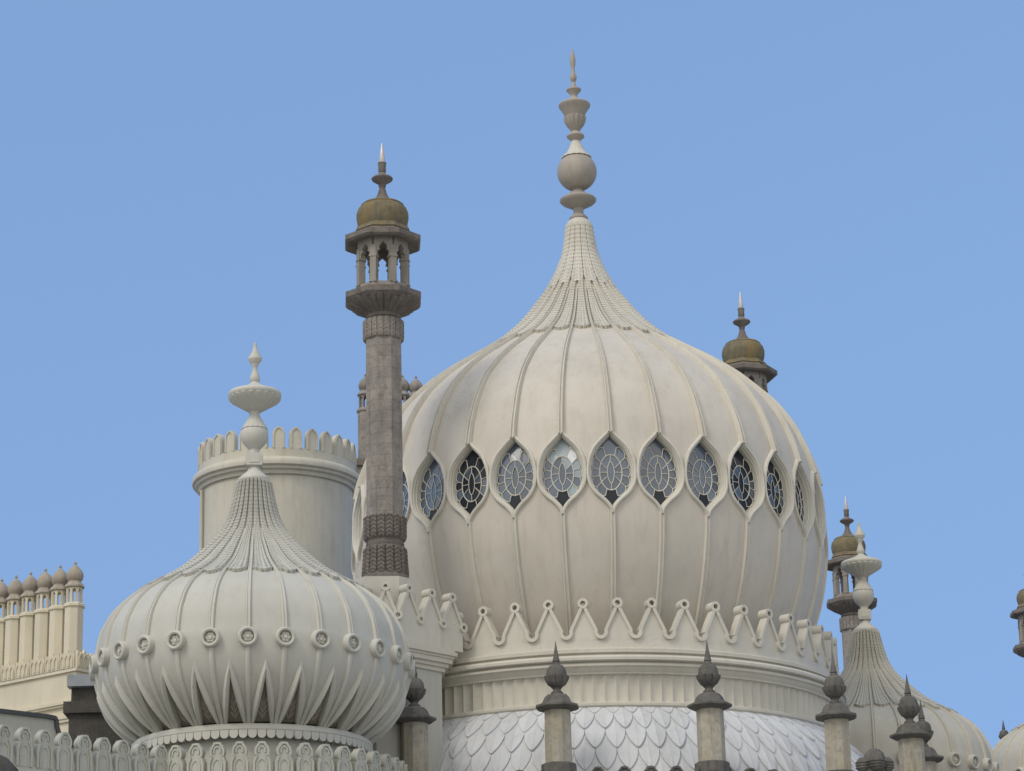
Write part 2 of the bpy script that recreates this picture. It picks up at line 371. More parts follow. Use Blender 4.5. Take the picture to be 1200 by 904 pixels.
def offset_half(inset):
    d = np.stack([np.gradient(sc), np.gradient(zc)], 1); d /= np.linalg.norm(d, axis=1)[:, None]
    s_ = sc-d[:, 1]*inset; z_ = zc+d[:, 0]*inset
    return np.maximum(s_, 0.0), np.clip(z_, ZB+inset*1.0 if inset > 0 else ZB+inset, ZT-(inset*1.0 if inset > 0 else inset))
def G(s_, z_, d, phi=0.0):
    r = CM.r_of_z(z_); return P(r+d, phi+s_/r, z_)
# shell, with the windows left open
sh = MB(); NA = 10
s_top = 0.0; sT = CM.s_of_z(ZT); sB = CM.s_of_z(ZB); sE = CM.s[-1]
for k in range(NW):
    phi = PH+2*SEC*k
    for sA, sZ, nn in ((.02, sT, 60), (sB, sE, 26)):
        sh.grid([[CM.pt(t, phi+SEC*u) for u in np.linspace(-1, 1, NA+1)] for t in np.linspace(sA, sZ, nn)])
    for sgn in (1, -1):
        rows = []
        for j in range(NT, -1, -1):
            a0 = sc[j]/CM.r_of_z(zc[j]); rows.append([CM.pt(CM.s_of_z(zc[j]), phi+sgn*(a0+(SEC-a0)*u)) for u in np.linspace(0, 1, 6)])
        sh.grid(rows, flip=(sgn < 0))
sh.build('shell', CREAM, dome, 50)
# dark inner drum seen through gaps only
# ribs
def rib_mesh(s1, s2, w1, w2, h, n=30, sec=DOUBLE, up=0.0):
    b = MB(); ts = np.linspace(s1, s2, n)
    b.sweep([CM.pt(t, 0, up) for t in ts], [CM.nrm(t, 0) for t in ts], sec(1.0, h/w1), scale=np.linspace(w1, w2, n))
    return b.mesh('rib', RIB, 30)
ribU = rib_mesh(CM.s_of_r(1.45), sT+.12, .07, .165, .085, 40); ribL = rib_mesh(sB-.12, sE, .17, .18, .095, 24)
for k in range(NW):
    put(ribU, 'upper_rib', dome, rz=PH+2*SEC*k); put(ribL, 'lower_rib', dome, rz=PH+2*SEC*k)
# windows: stepped frame > glass, tracery
secw = [(-.062, -.03), (-.062, .06), (-.045, .10), (0, .115), (.032, .09), (.042, .03), (.065, .02), (.075, -.06), (.095, -.075), (.103, -.26)]
fm = MB()
halves = [offset_half(i) for i, d in secw]
rows = []
for j in range(NT+1): rows.append([G(halves[q][0][j], halves[q][1][j], secw[q][1]) for q in range(len(secw))])
fm.grid(rows); fm.grid([[(-x, y, z) for x, y, z in r] for r in rows], flip=True)
FRAME = fm.mesh('window', RIB, 40)
gs, gz = offset_half(.100)
gz_m = np.maximum.accumulate(gz)
def gw(z): return float(np.interp(z, gz_m, gs))
gtop, gbot = gz_m[-1], gz_m[0]; GC = (gtop+gbot)/2; GH = (gtop-gbot)/2
def ray(th):
    c, s_ = math.sin(th), math.cos(th); lo, hi = 0, 2.0      # th from up, clockwise
    for _ in range(30):
        mid = (lo+hi)/2; x, z = mid*c, GC+mid*s_
        if abs(x) < gw(z) and gbot < z < gtop: lo = mid
        else: hi = mid
    return lo
EX, EZ = .37, .58; VX, VZ = .112, .36
def ell(th, ax, az):
    r = 1/math.sqrt((math.sin(th)/ax)**2+(math.cos(th)/az)**2); return r*math.sin(th), GC+r*math.cos(th)
def glass_mesh(seed, pal_, white=False):
    rnd = random.Random(seed); b = MB()
    def cell(pts, mi):
        cx = sum(p[0] for p in pts)/len(pts); cz = sum(p[1] for p in pts)/len(pts); tx, tz = rnd.uniform(-.04, .04), rnd.uniform(-.04, .04)
        b.add([G(x, z, -.235+(x-cx)*tx+(z-cz)*tz) for x, z in pts], [tuple(range(len(pts)))], mi)
    pick = lambda: rnd.choices(range(5), pal_)[0]
    ves = [(VX*math.sin(t)*abs(math.sin(t))**.3, GC+VZ*math.cos(t)) for t in np.linspace(0, 2*math.pi, 25)[:-1]]
    cell(ves, pick())
    def vs2(th): 
        lo, hi = 0, 2
        for _ in range(25):
            mid = (lo+hi)/2; x, z = mid*math.sin(th), mid*math.cos(th)
            if abs(z) < VZ and abs(x) < VX*(1-(z/VZ)**2)**.65: lo = mid
            else: hi = mid
        return lo*math.sin(th), GC+lo*math.cos(th)
    for i in range(8):
        a, c = i*math.pi/4, (i+1)*math.pi/4; q = np.linspace(a, c, 5)
        cell([vs2(t) for t in q]+[ell(t, EX, EZ) for t in q[::-1]], pick())
    NP = 12; off = math.pi/NP
    for i in range(NP):
        a, c = off+i*2*off, off+(i+1)*2*off; q = np.linspace(a, c, 9); mi = pick()
        if i == NP//2-1: mi = 1  # bottom pane: darker reflection set as glass colour
        if white and i in (0, 10, 11): mi = (4, 3, 3)[(0, 10, 11).index(i)]  # upper panes coloured as a bright sky reflection
        cell([ell(t, EX, EZ) for t in q]+[(ray(t)*1.02*math.sin(t), GC+ray(t)*1.02*math.cos(t)) for t in q[::-1]], mi)
    return b.mesh('glass', [GL1, GL2, GL3, GL4, GL5], 0)
def came_mesh():
    b = MB(); D = -.215; nn = lambda p: [(0, -1, 0)]*len(p)
    def line(pts, r, closed=False):
        q = [G(x, z, D) for x, z in pts]; b.tube(q, r, 4, closed, nn(q))
    T = np.linspace(0, 2*math.pi, 41)[:-1]
    line([ell(t, EX, EZ) for t in T], .018, True)
    line([(VX*math.sin(t)*abs(math.sin(t))**.3, GC+VZ*math.cos(t)) for t in T], .013, True)
    for i in range(8):
        t = i*math.pi/4; e = ell(t, EX, EZ); lo = .36 if i in (0, 4) else (.11 if i in (2, 6) else .2)
        line([(lo*math.sin(t), GC+lo*math.cos(t)), e], .012)
    NP = 12; off = math.pi/NP
    for i in range(NP):
        a, c = off+i*2*off, off+(i+1)*2*off; B = ray(a); line([ell(a, EX, EZ), (B*.9*math.sin(a), GC+B*.9*math.cos(a))], .013)
        q = np.linspace(a, c, 9); pts = []
        for k, t in enumerate(q):
            f = abs(k/4-1); bb = ray(t)*(.985-.10*f**3); pts.append((bb*math.sin(t), GC+bb*math.cos(t)))
        if i not in (NP//2-1, NP-1): line(pts, .014)
    return b.mesh('tracery', CAME, 60)
GLS = [glass_mesh(1, (8, .2, 5, 0, 0)), glass_mesh(2, (6, .8, 6, 0, 0)), glass_mesh(3, (8, 0, 5, 0, 0)), glass_mesh(4, (.6, 8, 1.5, 0, 0)), glass_mesh(5, (7, 0, 3, 2, 0), True)]
CAMEM = came_mesh()
for k in range(NW):
    f = put(FRAME, 'window', dome, rz=PH+2*SEC*k)
    kk = k if k < 16 else k-32
    gi = 4 if kk == -1 else (3 if kk in (-3, 3, 4, 5, 6, 7, 8) else (kk % 3))  # side windows: their dimmer reflection is put into darker pane colours
    put(GLS[gi], 'glass', f); put(CAMEM, 'tracery', f)
    if kk == -1: tag(f, 'window with a bright reflection coloured into its upper panes')
# backing behind the glass so the dome is not see-through
m = MB(); m.lathe([(7.2, ZT+.3), (7.55, ZT-.6), (7.65, ZB+.8), (7.5, ZB-.3)], 64, cap=False); m.build('window_backing', LEADD, dome)
# scaled neck: lower tier of 32 tongues, upper tier of 16
cp = MB()
sU = CM.s_of_r(1.12)
for k in range(NW):
    scale_tongue(cp, CM, PH+SEC+2*SEC*k, SEC, sU-.5, CM.s_of_r(3.82), .34, .13, .16, 4, .12, .014, .024, .90, 2.2)
cp.build('lower_tile_tier', CREAM_B, dome, 40)
cp = MB()
for k in range(16):
    scale_tongue(cp, CM, PH+2*SEC+4*SEC*k, 2*SEC, .18, sU+.27, .30, .005, .17, 4, .115, .012, .016)
cp.lathe([(.16, 36.30-Z0), (.30, 36.25-Z0), (.42, 36.14-Z0), (.48, 36.02-Z0), (.50, 35.92-Z0), (.48, 35.88-Z0)], 32)
cp.build('upper_tile_tier', CREAM_B, dome, 40)
# spire
sp = [(0.018, 42.858), (0.031, 42.757), (0.068, 42.623), (0.107, 42.455), (0.098, 42.221), (0.061, 42.088), (0.067, 42.021), (0.077, 41.871), (0.132, 41.737), (0.107, 41.604), (0.061, 41.537), (0.107, 41.338), (0.27, 41.245), (0.27, 41.205), (0.138, 41.06), (0.122, 40.96), (0.24, 40.82), (0.42, 40.74), (0.555, 40.68), (0.585, 40.63), (0.575, 40.58), (0.53, 40.52), (0.43, 40.36), (0.36, 40.22), (.33, 40.16)]
s0 = lambda L: [(r, z-Z0) for r, z in L]
m = MB(); m.lathe(s0(sp), 32); spire = m.build('spire', SPIRE, dome, 40); spire.rotation_euler.y = -.007; spire.location.x = 18.8*.007
petal = lambda nn, amp: (lambda a, r, z: 1+amp*abs(math.sin(a*nn/2)))
m = MB(); m.lathe(s0([(0.31, 40.19), (0.365, 40.15), (0.345, 40.02), (0.28, 39.86), (0.19, 39.73), (0.137, 39.634)]), 48, wob=petal(12, .16)); m.build('leafy_cup', SPIRE, spire, 40)
m = MB(); m.lathe(s0([(0.137, 39.64), (0.16, 39.60), (0.29, 39.48), (0.325, 39.43), (0.31, 39.39), (0.19, 39.29), (0.146, 39.24)]), 32); m.build('collar', SPIRE, spire, 40)
m = MB(); m.lathe(s0([(0.146, 39.25), (0.20, 39.109), (0.27, 38.90), (0.37, 38.75), (0.52, 38.62), (.53, 38.58), (.45, 38.57)]), 64, wob=petal(16, .06)); m.build('petal_shoulder', CREAM_B, spire, 40)
m = MB(); m.lathe(s0([(.72*math.sin(t), 38.06+.70*math.cos(t)) for t in np.linspace(.6, math.pi-.35, 16)]), 40); m.build('ball', SPIRE, spire, 40)
m = MB(); m.lathe(s0([(0.25, 37.45), (0.19, 37.38), (0.22, 37.32), (0.36, 37.19), (0.60, 37.06), (0.665, 37.0), (0.66, 36.95), (0.58, 36.87), (0.36, 36.75), (0.19, 36.66), (0.175, 36.48), (0.25, 36.40), (0.335, 36.31), (.33, 36.27), (0.23, 36.19), (0.17, 36.06)]), 40); m.build('saucer', SPIRE, spire, 40)
# cornice, fluted band
m = MB(); m.lathe(s0([(7.6, 19.3), (8.0, 19.16), (8.36, 19.12), (8.43, 19.08), (8.43, 18.97), (8.32, 18.95), (8.32, 18.88), (8.50, 18.87), (8.56, 18.80), (8.56, 18.72), (8.50, 18.69), (8.40, 18.68), (8.40, 18.64), (8.48, 18.62), (8.48, 18.55), (8.40, 18.51), (8.36, 18.44), (8.29, 18.38), (8.28, 18.33), (8.1, 18.30)]), 160); m.build('cornice', CREAM_B, dome, 30)
NF = 144; m = MB(); rows = []
for z in (18.32, 18.22, 17.55, 17.42):
    row = []
    for k in range(NF*6):
        u = (k % 6)/6; d = .085*math.sin(math.pi*u)**.7 if 0 < u < 1 else 0
        if z in (18.32, 17.42): d *= .6
        row.append(P(8.22-d, 2*math.pi*k/(NF*6), z-Z0))
    rows.append(row)
m.grid(rows, True); m.build('fluted_band', CREAM_B, dome, 25)
m = MB(); m.lathe(s0([(8.1, 17.50), (8.30, 17.46), (8.37, 17.42), (8.37, 17.35), (8.30, 17.30), (8.30, 17.22)]), 160, cap=False); m.build('base_rail', CREAM_B, dome, 30)
# zigzag crest of ringed points
NC = 48; RC = 8.17; tw = math.pi*RC/NC
pts = MB()
zb, zv, ztp = 19.10-Z0, 19.62-Z0, 20.42-Z0
pts.prism([(-tw-.01, zb+.3), (tw+.01, zb+.3), (tw+.01, zv-.16), (tw-.15, zv-.10), (tw-.17, zv+.05), (0.06, ztp), (-.06, ztp), (-tw+.17, zv+.05), (-tw+.15, zv-.10), (-tw-.01, zv-.16)], -.095, .10)
for sg in (1, -1):
    dx, dz = tw-.1, ztp-zv; L = math.hypot(dx, dz)
    a = np.array((sg*.035, -.17, ztp)); bq = np.array((sg*(tw-.13), -.17, zv+.04)); t = (bq-a)/np.linalg.norm(bq-a); sd = np.array((t[2], 0, -t[0]))*.05
    q = [a-sd, a+sd, bq+sd, bq-sd]; r2 = [p+np.array((0, .32, 0)) for p in q]
    pts.add(q+r2, [(0, 1, 2, 3), (7, 6, 5, 4), (0, 4, 5, 1), (1, 5, 6, 2), (2, 6, 7, 3), (3, 7, 4, 0)])
ring_bead(pts, .165, .08, 18, 0, 0, ztp+.11, .36)
CREST = pts.mesh('crest_point', RIB, 35)
vr = MB()
arc_ = np.linspace(rad(-205), rad(25), 17)
vr.grid([[(r_*math.cos(t), y_, zv+r_*math.sin(t)) for r_, y_ in ((.105, -.19), (.215, -.19), (.215, .17), (.105, .17), (.105, -.19))] for t in arc_])
vr.box((0, 0, zv-.16), (.22, .18, .12))
m = MB(); m.lathe([(RC-.1, zv-.15), (RC+.098, zv-.15), (RC+.098, zb-.02), (RC-.1, zb-.02)], 192, cap=False); m.build('crest_band', RIB, dome, 30)
VRING = vr.mesh('crest_ring', RIB, 35)
for k in range(NC):
    a = rad(5.75)+2*math.pi/NC*k
    o = put(CREST, 'crest_point', dome, P(RC, a, 0), a)
    a2 = a+math.pi/NC; put(VRING, 'crest_ring', o, (RC*math.sin(math.pi/NC), RC*(1-math.cos(math.pi/NC)), 0), math.pi/NC)

# ================================================================== bow roof of lead scales
ZR = 13.2
roof = thing('scale_roof', (MX, MY, ZR), 'pale grey lead roof of pointed fish scales curving below the central dome', 'roof', th0)
RP = [(8.10, 17.30-ZR), (8.60, 16.80-ZR), (9.04, 16.22-ZR), (9.40, 15.57-ZR), (9.69, 14.87-ZR), (9.92, 14.12-ZR), (10.06, 13.35-ZR)]
RC2 = Curve([(a, b) for a, b in RP], [(10.08, 13.2-ZR), (10.1, 13.05-ZR)])
m = MB(); m.lathe([RC2.at(t)[:2] for t in np.linspace(0, RC2.s[-1], 24)], 128, cap=False); m.build('roof_deck', LEAD, roof, 50)
NS = 92; sa = math.pi/NS; m = MB(); Lr = .76
for rw in range(6):
    tip = .40+Lr*rw
    for k in range(NS):
        phi = 2*sa*(k+.5*(rw % 2)); jit = random.uniform(-.012, .012); lift = .105+jit*1.6
        rows = []
        for y in (0, .02, .08, .2, .35, .55, .8, 1.0, 1.35, 1.9):
            t = max(0.0, tip-y*Lr); hw = sa*(math.sin(min(1, y)*math.pi/2)**.72)*.995 if y < 1 else sa*.995
            r_, z_, n1, n2 = RC2.at(t); off = max(.006, lift*(1-y/2.0)*min(1, .35+t/1.2))
            rows.append([P(r_+n1*(off+(.014 if u == 0 else 0)), phi+hw*u, z_+n2*(off+(.014 if u == 0 else 0))) for u in (-1, -.6, -.12, 0, .12, .6, 1)])
        m.grid(rows, flip=True)
        for sd in (0, -1):
            e = [r[sd] for r in rows[:8]]; gq = []
            for q in e:
                a = math.atan2(q[0], -q[1]); rr = math.hypot(q[0], q[1]); gq.append(P(rr-.05, a, q[2]-.04))
            m.grid([e, gq], flip=(sd == -1))
m.build('scale_tiles', LEAD, roof, 40)

# stone crest of arched merlons along the bow eaves
def lobed_outline(hw, h, sh_, neck, rh, n=9, point=.04):
    """merlon outline, counter-clockwise from bottom left: body, shoulders, neck and round pointed head"""
    right = [(hw, 0), (hw, sh_-.06), (hw-.03, sh_), (neck+.03, sh_+.05), (neck, sh_+.10)]
    cz = h-rh-point; st = -math.asin(min(.95, (cz-(sh_+.10))/rh)) if cz-(sh_+.10) < rh else -1.2
    for k in range(n):
        t = st+(math.pi/2-st)*k/n; right.append((max(neck*.6, rh*math.cos(t)), cz+rh*math.sin(t)+point*max(0, math.sin(t))**6))
    return [(x, z) for x, z in right]+[(0, h)]+[(-x, z) for x, z in right[::-1]]
def merlon_mesh(name, mat, hw, h, sh_, neck, rh, depth, bead=.05, inner=True):
    b = MB(); o = lobed_outline(hw, h, sh_, neck, rh); b.prism(o, -depth/2, depth/2)
    path = [(x*.86, z-.03 if z > .1 else z, ) for x, z in o]
    q = [(x, -depth/2, z) for x, z in path]
    b.sweep(q, [(0, -1, 0)]*len(q), [(-bead/2, -.01), (-bead/2, bead*.7), (bead/2, bead*.7), (bead/2, -.01)])
    if inner:
        ar = [(-rh*.42, sh_+.16)]+[(rh*.42*math.cos(t), h-rh-.02+rh*.45*math.sin(t)) for t in np.linspace(math.pi, 0, 9)]+[(rh*.42, sh_+.16)]
        q = [(x, -depth/2, z) for x, z in ar]; b.sweep(q, [(0, -1, 0)]*len(q), [(-.02, -.01), (-.02, .03), (.02, .03), (.02, -.01)])
        bw = hw*.52; ar = [(-bw, .02), (-bw, sh_-.14), (-bw*.5, sh_-.04), (0, sh_), (bw*.5, sh_-.04), (bw, sh_-.14), (bw, .02)]
        q = [(x, -depth/2, z) for x, z in ar]; b.sweep(q, [(0, -1, 0)]*len(q), [(-.018, -.01), (-.018, .022), (.018, .022), (.018, -.01)])
    return b.mesh(name, mat, 35)
par = thing('stone_parapet', (MX, MY, 13.5), 'dark weathered stone parapet of arched merlons along the foot of the scaled roof', 'parapet', th0)
m = MB(); m.lathe([(10.86, .35), (11.0, .35), (11.0, 0), (10.8, 0)], 128, cap=False); m.build('base', PIND, par)
me_ = merlon_mesh('merlon', PIND, .27, 1.20, .62, .17, .24, .16, .06)
for k in range(90):
    a = rad(-5.7)+rad(4)*(k+.5); put(me_, 'merlon', par, P(10.95, a, .3), a)

# ================================================================== pinnacles on the bow
def make_pinnacle():
    root = thing('pinnacle', (0, 0, 0), 'x', 'pinnacle', group='stone pinnacles standing round the bow eaves')
    # local z = 0 at 13.2, spike tip at 5.45
    m = MB(); m.lathe([(.40, 3.55), (.41, 1.95), (.46, 1.92), (.46, 1.80), (.43, 1.7), (.43, 0)], 8, ph=rad(22.5)); m.build('shaft', PINS, root, 25)
    m = MB(); m.lathe([(.43, 1.95), (.49, 1.92), (.49, 1.62), (.44, 1.60)], 48, wob=lambda a, r, z: 1+.05*(math.sin(a*12) > 0)); m.build('carved_band', PIND, root, 30)
    m = MB(); m.lathe([(.16, 4.02), (.30, 3.98), (.40, 3.88), (.45, 3.76), (.50, 3.71), (.66, 3.66), (.67, 3.60), (.60, 3.55), (.42, 3.50), (.38, 3.5)], 8, ph=rad(22.5)); m.build('cap', PIND, root, 25)
    m = MB(); m.lathe([(.17, 4.00), (.18, 4.06), (.12, 4.10), (.12, 4.16), (.17, 4.2), (.13, 4.22)], 20); nk = m.build('neck', PIND, root)
    m = MB(); m.lathe([(.13, 4.20), (.24, 4.28), (.32, 4.42), (.345, 4.53), (.30, 4.55), (.28, 4.55)], 72, wob=lambda a, r, z: (1+.22*abs(math.sin(a*4.5))**.5)*.90)
    m.lathe([(.29, 4.54), (.29, 4.60), (.265, 4.74), (.20, 4.84), (.12, 4.88)][::-1], 60, wob=lambda a, r, z: 1+.07*abs(math.sin(a*5+z*9))); m.build('bud', PIND, root, 40)
    m = MB(); m.lathe([(.006, 5.60), (.04, 5.36), (.085, 5.10), (.115, 4.98), (.09, 4.95), (.115, 4.90), (.11, 4.85)], 12); m.build('spike', PIND, root, 30)
    return root
pin0 = make_pinnacle()
plab = ['weathered stone pinnacle beside the right end of the left small dome', 'stone pinnacle left of the dome centre, standing before the white roof scales',
        'stone pinnacle with an orange lichen rim in front of the scaled roof, right of two', 'stone pinnacle at the right end of the great cornice, hiding its edge',
        'tallest dark stone pinnacle in front of the right small dome', 'stone pinnacle showing just behind and right of the tallest one before the right dome', 'small far pinnacle peeking out left of the tallest one before the right dome']
first = True
for k, lb in zip(range(-1, 6), plab):
    a = rad(-5.7+24*k); q = Vector(P(10.85, a+th0, 0))
    o = pin0 if first else copy_tree(pin0); first = False
    o.location = (MX+q.x, MY+q.y, 13.2); o.rotation_euler.z = a+th0+rad(random.uniform(-4, 4)); o['label'] = lb

q = copy_tree(pin0); q.location = (25.0, 140.0, 22.85); q.scale = (.8,)*3; q['label'] = 'tiny distant pinnacle showing over the shoulder of the dome at the right edge'
t = thing('pinnacle_pier', (25.0, 140.0, 0), 'plain stone pier under the tiny distant pinnacle', 'pier'); m = MB(); m.lathe([(.6, 22.9), (.7, 22.7), (.7, 0)], 8); m.build('shaft', PINS, t, 20)
# ================================================================== small onion domes
ZS = 14.0; SR = 28; SS = math.pi/SR
CS = Curve([(r, z-ZS) for r, z in [(0.41, 23.30), (0.5, 22.836), (0.65, 22.227), (0.85, 21.774), (1.15, 21.374), (1.6, 20.93), (2.1, 20.487), (2.7, 20.10), (3.3, 19.76), (3.8, 19.38), (4.17, 18.88), (4.39, 18.3), (4.47, 17.8)]],
           [(r, z-ZS) for r, z in [(4.42, 17.2), (4.18, 16.6), (3.72, 16.0), (3.2, 15.5)]])
def make_small_dome(phase):
    root = thing('small_dome', (0, 0, 0), 'x', 'dome')
    ph = rad(phase); zap = 16.85-ZS; sap = CS.s_of_z(zap); sE = CS.s[-1]; NTr = 16
    sh = MB(); tr = np.linspace(0, 1, NTr+1); hwv = SS*.70*(tr**.9)
    for k in range(SR):
        phi = ph+SS+2*SS*k          # mid sector
        sh.grid([[CS.pt(t, phi+SS*u) for u in np.linspace(-1, 1, 9)] for t in np.linspace(.02, sap, 60)])
        for sg in (1, -1):
            sh.grid([[CS.pt(sap+(sE-sap)*tr[j], phi+sg*(hwv[j]+(SS-hwv[j])*u)) for u in (0, .5, 1)] for j in range(NTr+1)], flip=sg < 0)
    sh.build('shell', GREY, root, 50)
    ts = np.linspace(CS.s_of_r(.95), CS.s_of_z(17.66-ZS), 36)
    b = MB(); b.sweep([CS.pt(t, 0) for t in ts], [CS.nrm(t, 0) for t in ts], DOUBLE(1, .6), scale=np.linspace(.085, .15, 36)); RU = b.mesh('upper_rib', GREY_R, 30)
    ts = np.linspace(CS.s_of_z(17.66-ZS), sE, 24)
    b = MB(); b.sweep([CS.pt(t, 0) for t in ts], [CS.nrm(t, 0) for t in ts], ROUND(1, .5), scale=np.linspace(.15, .13, 24)); RL = b.mesh('lower_rib', GREY_R, 40)
    # blade-shaped leaves framing each dark spandrel
    b = MB()
    for sg in (1, -1):
        pa = []; na = []; scl = []
        for j in range(NTr+1):
            t = sap+(sE-sap)*tr[j]; a = sg*(hwv[j]+.004); pa.append(CS.pt(t, a, .0)); na.append(CS.nrm(t, a)); scl.append(.06+.105*math.sin(math.pi*min(1, tr[j]*.9+.12))**.7)
        t = sap-.22; pa.insert(0, CS.pt(t, 0)); na.insert(0, CS.nrm(t, 0)); scl.insert(0, .02)
        b.sweep(pa, na, [(-.55, -1.2), (-.5, .5), (0, 1.05), (.5, .5), (.55, -1.2)], scale=scl)
    LF = b.mesh('leaf_frame', GREY_R, 40)
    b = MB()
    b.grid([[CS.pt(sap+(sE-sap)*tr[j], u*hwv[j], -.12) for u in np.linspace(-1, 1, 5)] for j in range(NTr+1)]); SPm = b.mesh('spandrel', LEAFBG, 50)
    b = MB()
    for t0, spread, ln in ((.62, .55, .16), (.72, .62, .15), (.82, .6, .13)):
        for sg in (1, -1):
            pa = []; na = []
            for q in np.linspace(0, 1, 6):
                t = sap+(sE-sap)*(t0+.10-q*ln*1.1); a = sg*SS*.66*t0*spread*q**.8; pa.append(CS.pt(t, a, -.11)); na.append(CS.nrm(t, a))
            b.sweep(pa, na, [(-1, 0), (0, 1), (1, 0), (0, -.5)], scale=[.018, .035, .04, .038, .03, .008])
    ts = np.linspace(sap+(sE-sap)*.45, sap+(sE-sap)*.95, 6)
    b.sweep([CS.pt(t, 0, -.11) for t in ts], [CS.nrm(t, 0) for t in ts], [(-1, 0), (0, 1), (1, 0), (0, -.5)], scale=[.01, .04, .03, .025, .025, .025]); AC = b.mesh('acanthus', SPIRE, 40)
    # rosettes
    sr = CS.s_of_z(17.66-ZS); c = np.array(CS.pt(sr, 0)); nn = np.array(CS.nrm(sr, 0)); up = np.array((0, nn[2], -nn[1])); sx = np.array((1, 0, 0))
    def disc(prof, n=24, wob=None):
        b_ = MB(); b_.grid([[c+nn*h+(sx*math.cos(t)+up*math.sin(t))*r*(wob(t) if wob else 1) for t in [2*math.pi*k/n for k in range(n)]] for r, h in prof], True); return b_
    RO = disc([(.275, -.05), (.275, .08), (.262, .16), (.225, .185), (.18, .165), (.17, .05), (.14, .04), (.0001, .04)]).mesh('rosette', GREY_R, 40)
    FL = disc([(.145, .05), (.135, .10), (.10, .125), (.07, .10), (.06, .10), (.05, .14), (.0001, .15)], 36, lambda t: 1+.13*math.cos(6*t)).mesh('flower', GREY_R, 40)
    for k in range(SR):
        a = ph+2*SS*k; put(RU, 'upper_rib', root, rz=a); put(RL, 'lower_rib', root, rz=a)
        o = put(RO, 'rosette', root, rz=a); put(FL, 'flower', o)
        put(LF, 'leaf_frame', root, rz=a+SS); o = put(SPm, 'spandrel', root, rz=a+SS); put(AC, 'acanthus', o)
    b = MB()
    for k in range(SR): scale_tongue(b, CS, ph+SS+2*SS*k, SS, .05, CS.s_of_r(3.34), .26, .11, .13, 4, .11, .010, .024, .88, 1.5)
    b.build('tiled_neck', GREY, root, 40)
    # scalloped collar and drum
    b = MB(); b.lathe([(3.05, 1.54), (3.36, 1.50), (3.42, 1.44), (3.42, 1.34), (3.36, 1.30), (3.2, 1.28)], 96, cap=False); b.build('collar', GREY_R, root, 35)
    b = MB(); NSC = 84; hw = math.pi*3.38/NSC*.94
    for k in range(NSC):
        a = 2*math.pi*k/NSC; ca, sa_ = math.cos(a), math.sin(a)
        o = [(-hw, 1.32), (-hw, 1.22)]+[(hw*math.cos(t), 1.20-hw*.95*math.sin(t)) for t in np.linspace(math.pi, 0, 7)]+[(hw, 1.22), (hw, 1.32)]
        q = MB(); q.prism(o, -.05, .06)
        b.add([(x*ca-(y-3.38)*sa_, x*sa_+(y-3.38)*ca, z) for x, y, z in q.v], q.f)
    b.build('scalloped_fringe', GREY_R, root, 35)
    b = MB(); b.lathe([(3.15, 1.4), (3.15, -1.2)], 168, cap=False, wob=lambda a, r, z: 1+.007*(math.sin(a*84) > .2)); b.build('drum', GREY, root, 20)
    # finial
    z_ = lambda L: [(r, z-ZS) for r, z in L]
    b = MB(); b.lathe(z_([(0.015, 27.574), (0.051, 27.544), (0.051, 27.515), (0.046, 27.473), (0.09, 27.3), (0.203, 27.089), (0.208, 27.047), (0.203, 27.018), (0.101, 26.882), (0.106, 26.853), (0.091, 26.829), (0.063, 26.764), (0.101, 26.617), (0.152, 26.47), (0.147, 26.382), (0.106, 26.335), (0.114, 26.305), (0.253, 26.205), (0.556, 26.088), (0.745, 26.018), (0.785, 25.959), (0.785, 25.90), (0.757, 25.86), (.70, 25.85)]), 40); fin = b.build('finial', GREY_R, root, 40)
    b = MB(); b.lathe(z_([(.70, 25.87), (0.74, 25.83), (0.69, 25.74), (0.504, 25.62), (0.328, 25.503), (0.176, 25.40)]), 96, wob=lambda a, r, z: 1+.07*abs(math.sin(a*10))*(r > .25)); b.build('gadrooned_bowl', GREY_R, fin, 35)
    b = MB(); b.lathe(z_([(0.17, 25.41), (0.176, 25.37), (0.15, 25.35), (0.15, 25.28), (0.176, 25.25), (0.19, 25.2), (0.26, 25.08), (0.34, 24.93), (0.38, 24.87), (.37, 24.86)]), 64, wob=lambda a, r, z: 1+.05*abs(math.sin(a*8))*(r > .18)); b.build('petal_shoulder', GREY_R, fin, 35)
    b = MB(); b.lathe(z_([(0.36, 24.88), (0.40, 24.78), (0.407, 24.659), (0.377, 24.514), (0.301, 24.398), (0.201, 24.294), (0.151, 24.236), (0.151, 24.09)]), 40); b.build('ball', GREY_R, fin, 40)
    b = MB(); b.box((0, 0, 23.92-ZS), (.46, .46, .37)); b.box((0, 0, 23.92-ZS), (.3, .5, .22)); b.box((0, 0, 23.92-ZS), (.5, .3, .22)); b.build('block', GREY_R, fin, 30)
    b = MB(); b.lathe(z_([(0.18, 23.75), (0.15, 23.694), (0.188, 23.648), (0.2, 23.59), (0.325, 23.475), (0.463, 23.36), (0.475, 23.30), (0.462, 23.246), (0.40, 23.2)]), 40); b.build('saucer', GREY_R, fin, 40)
    return root
SX, SY = -7.616, 77.0
sd = make_small_dome(-1.8); sd.location = (SX, SY, ZS); sd.rotation_euler.z = A0(SX, SY)
sd['label'] = 'grey cream onion dome with rosette band on the left, its whole finial in view'
rd = copy_tree(sd); RX, RY = 12.73, 98.0; rs = .96
rd.location = (RX, RY, 22.955-rs*(23.28-ZS)); rd.scale = (rs,)*3; rd.rotation_euler.z = A0(RX, RY)+rad(3)
rd['label'] = 'small onion dome on the right, half hidden behind dark pinnacles'
fd = copy_tree(sd); FX, FY = 22.2, 105.0
fd.location = (FX, FY, 23.7-rs*(23.28-ZS)); fd.scale = (rs,)*3; fd.rotation_euler.z = A0(FX, FY)
fd['label'] = 'onion dome cut off by the right edge, only its tiled shoulder showing'
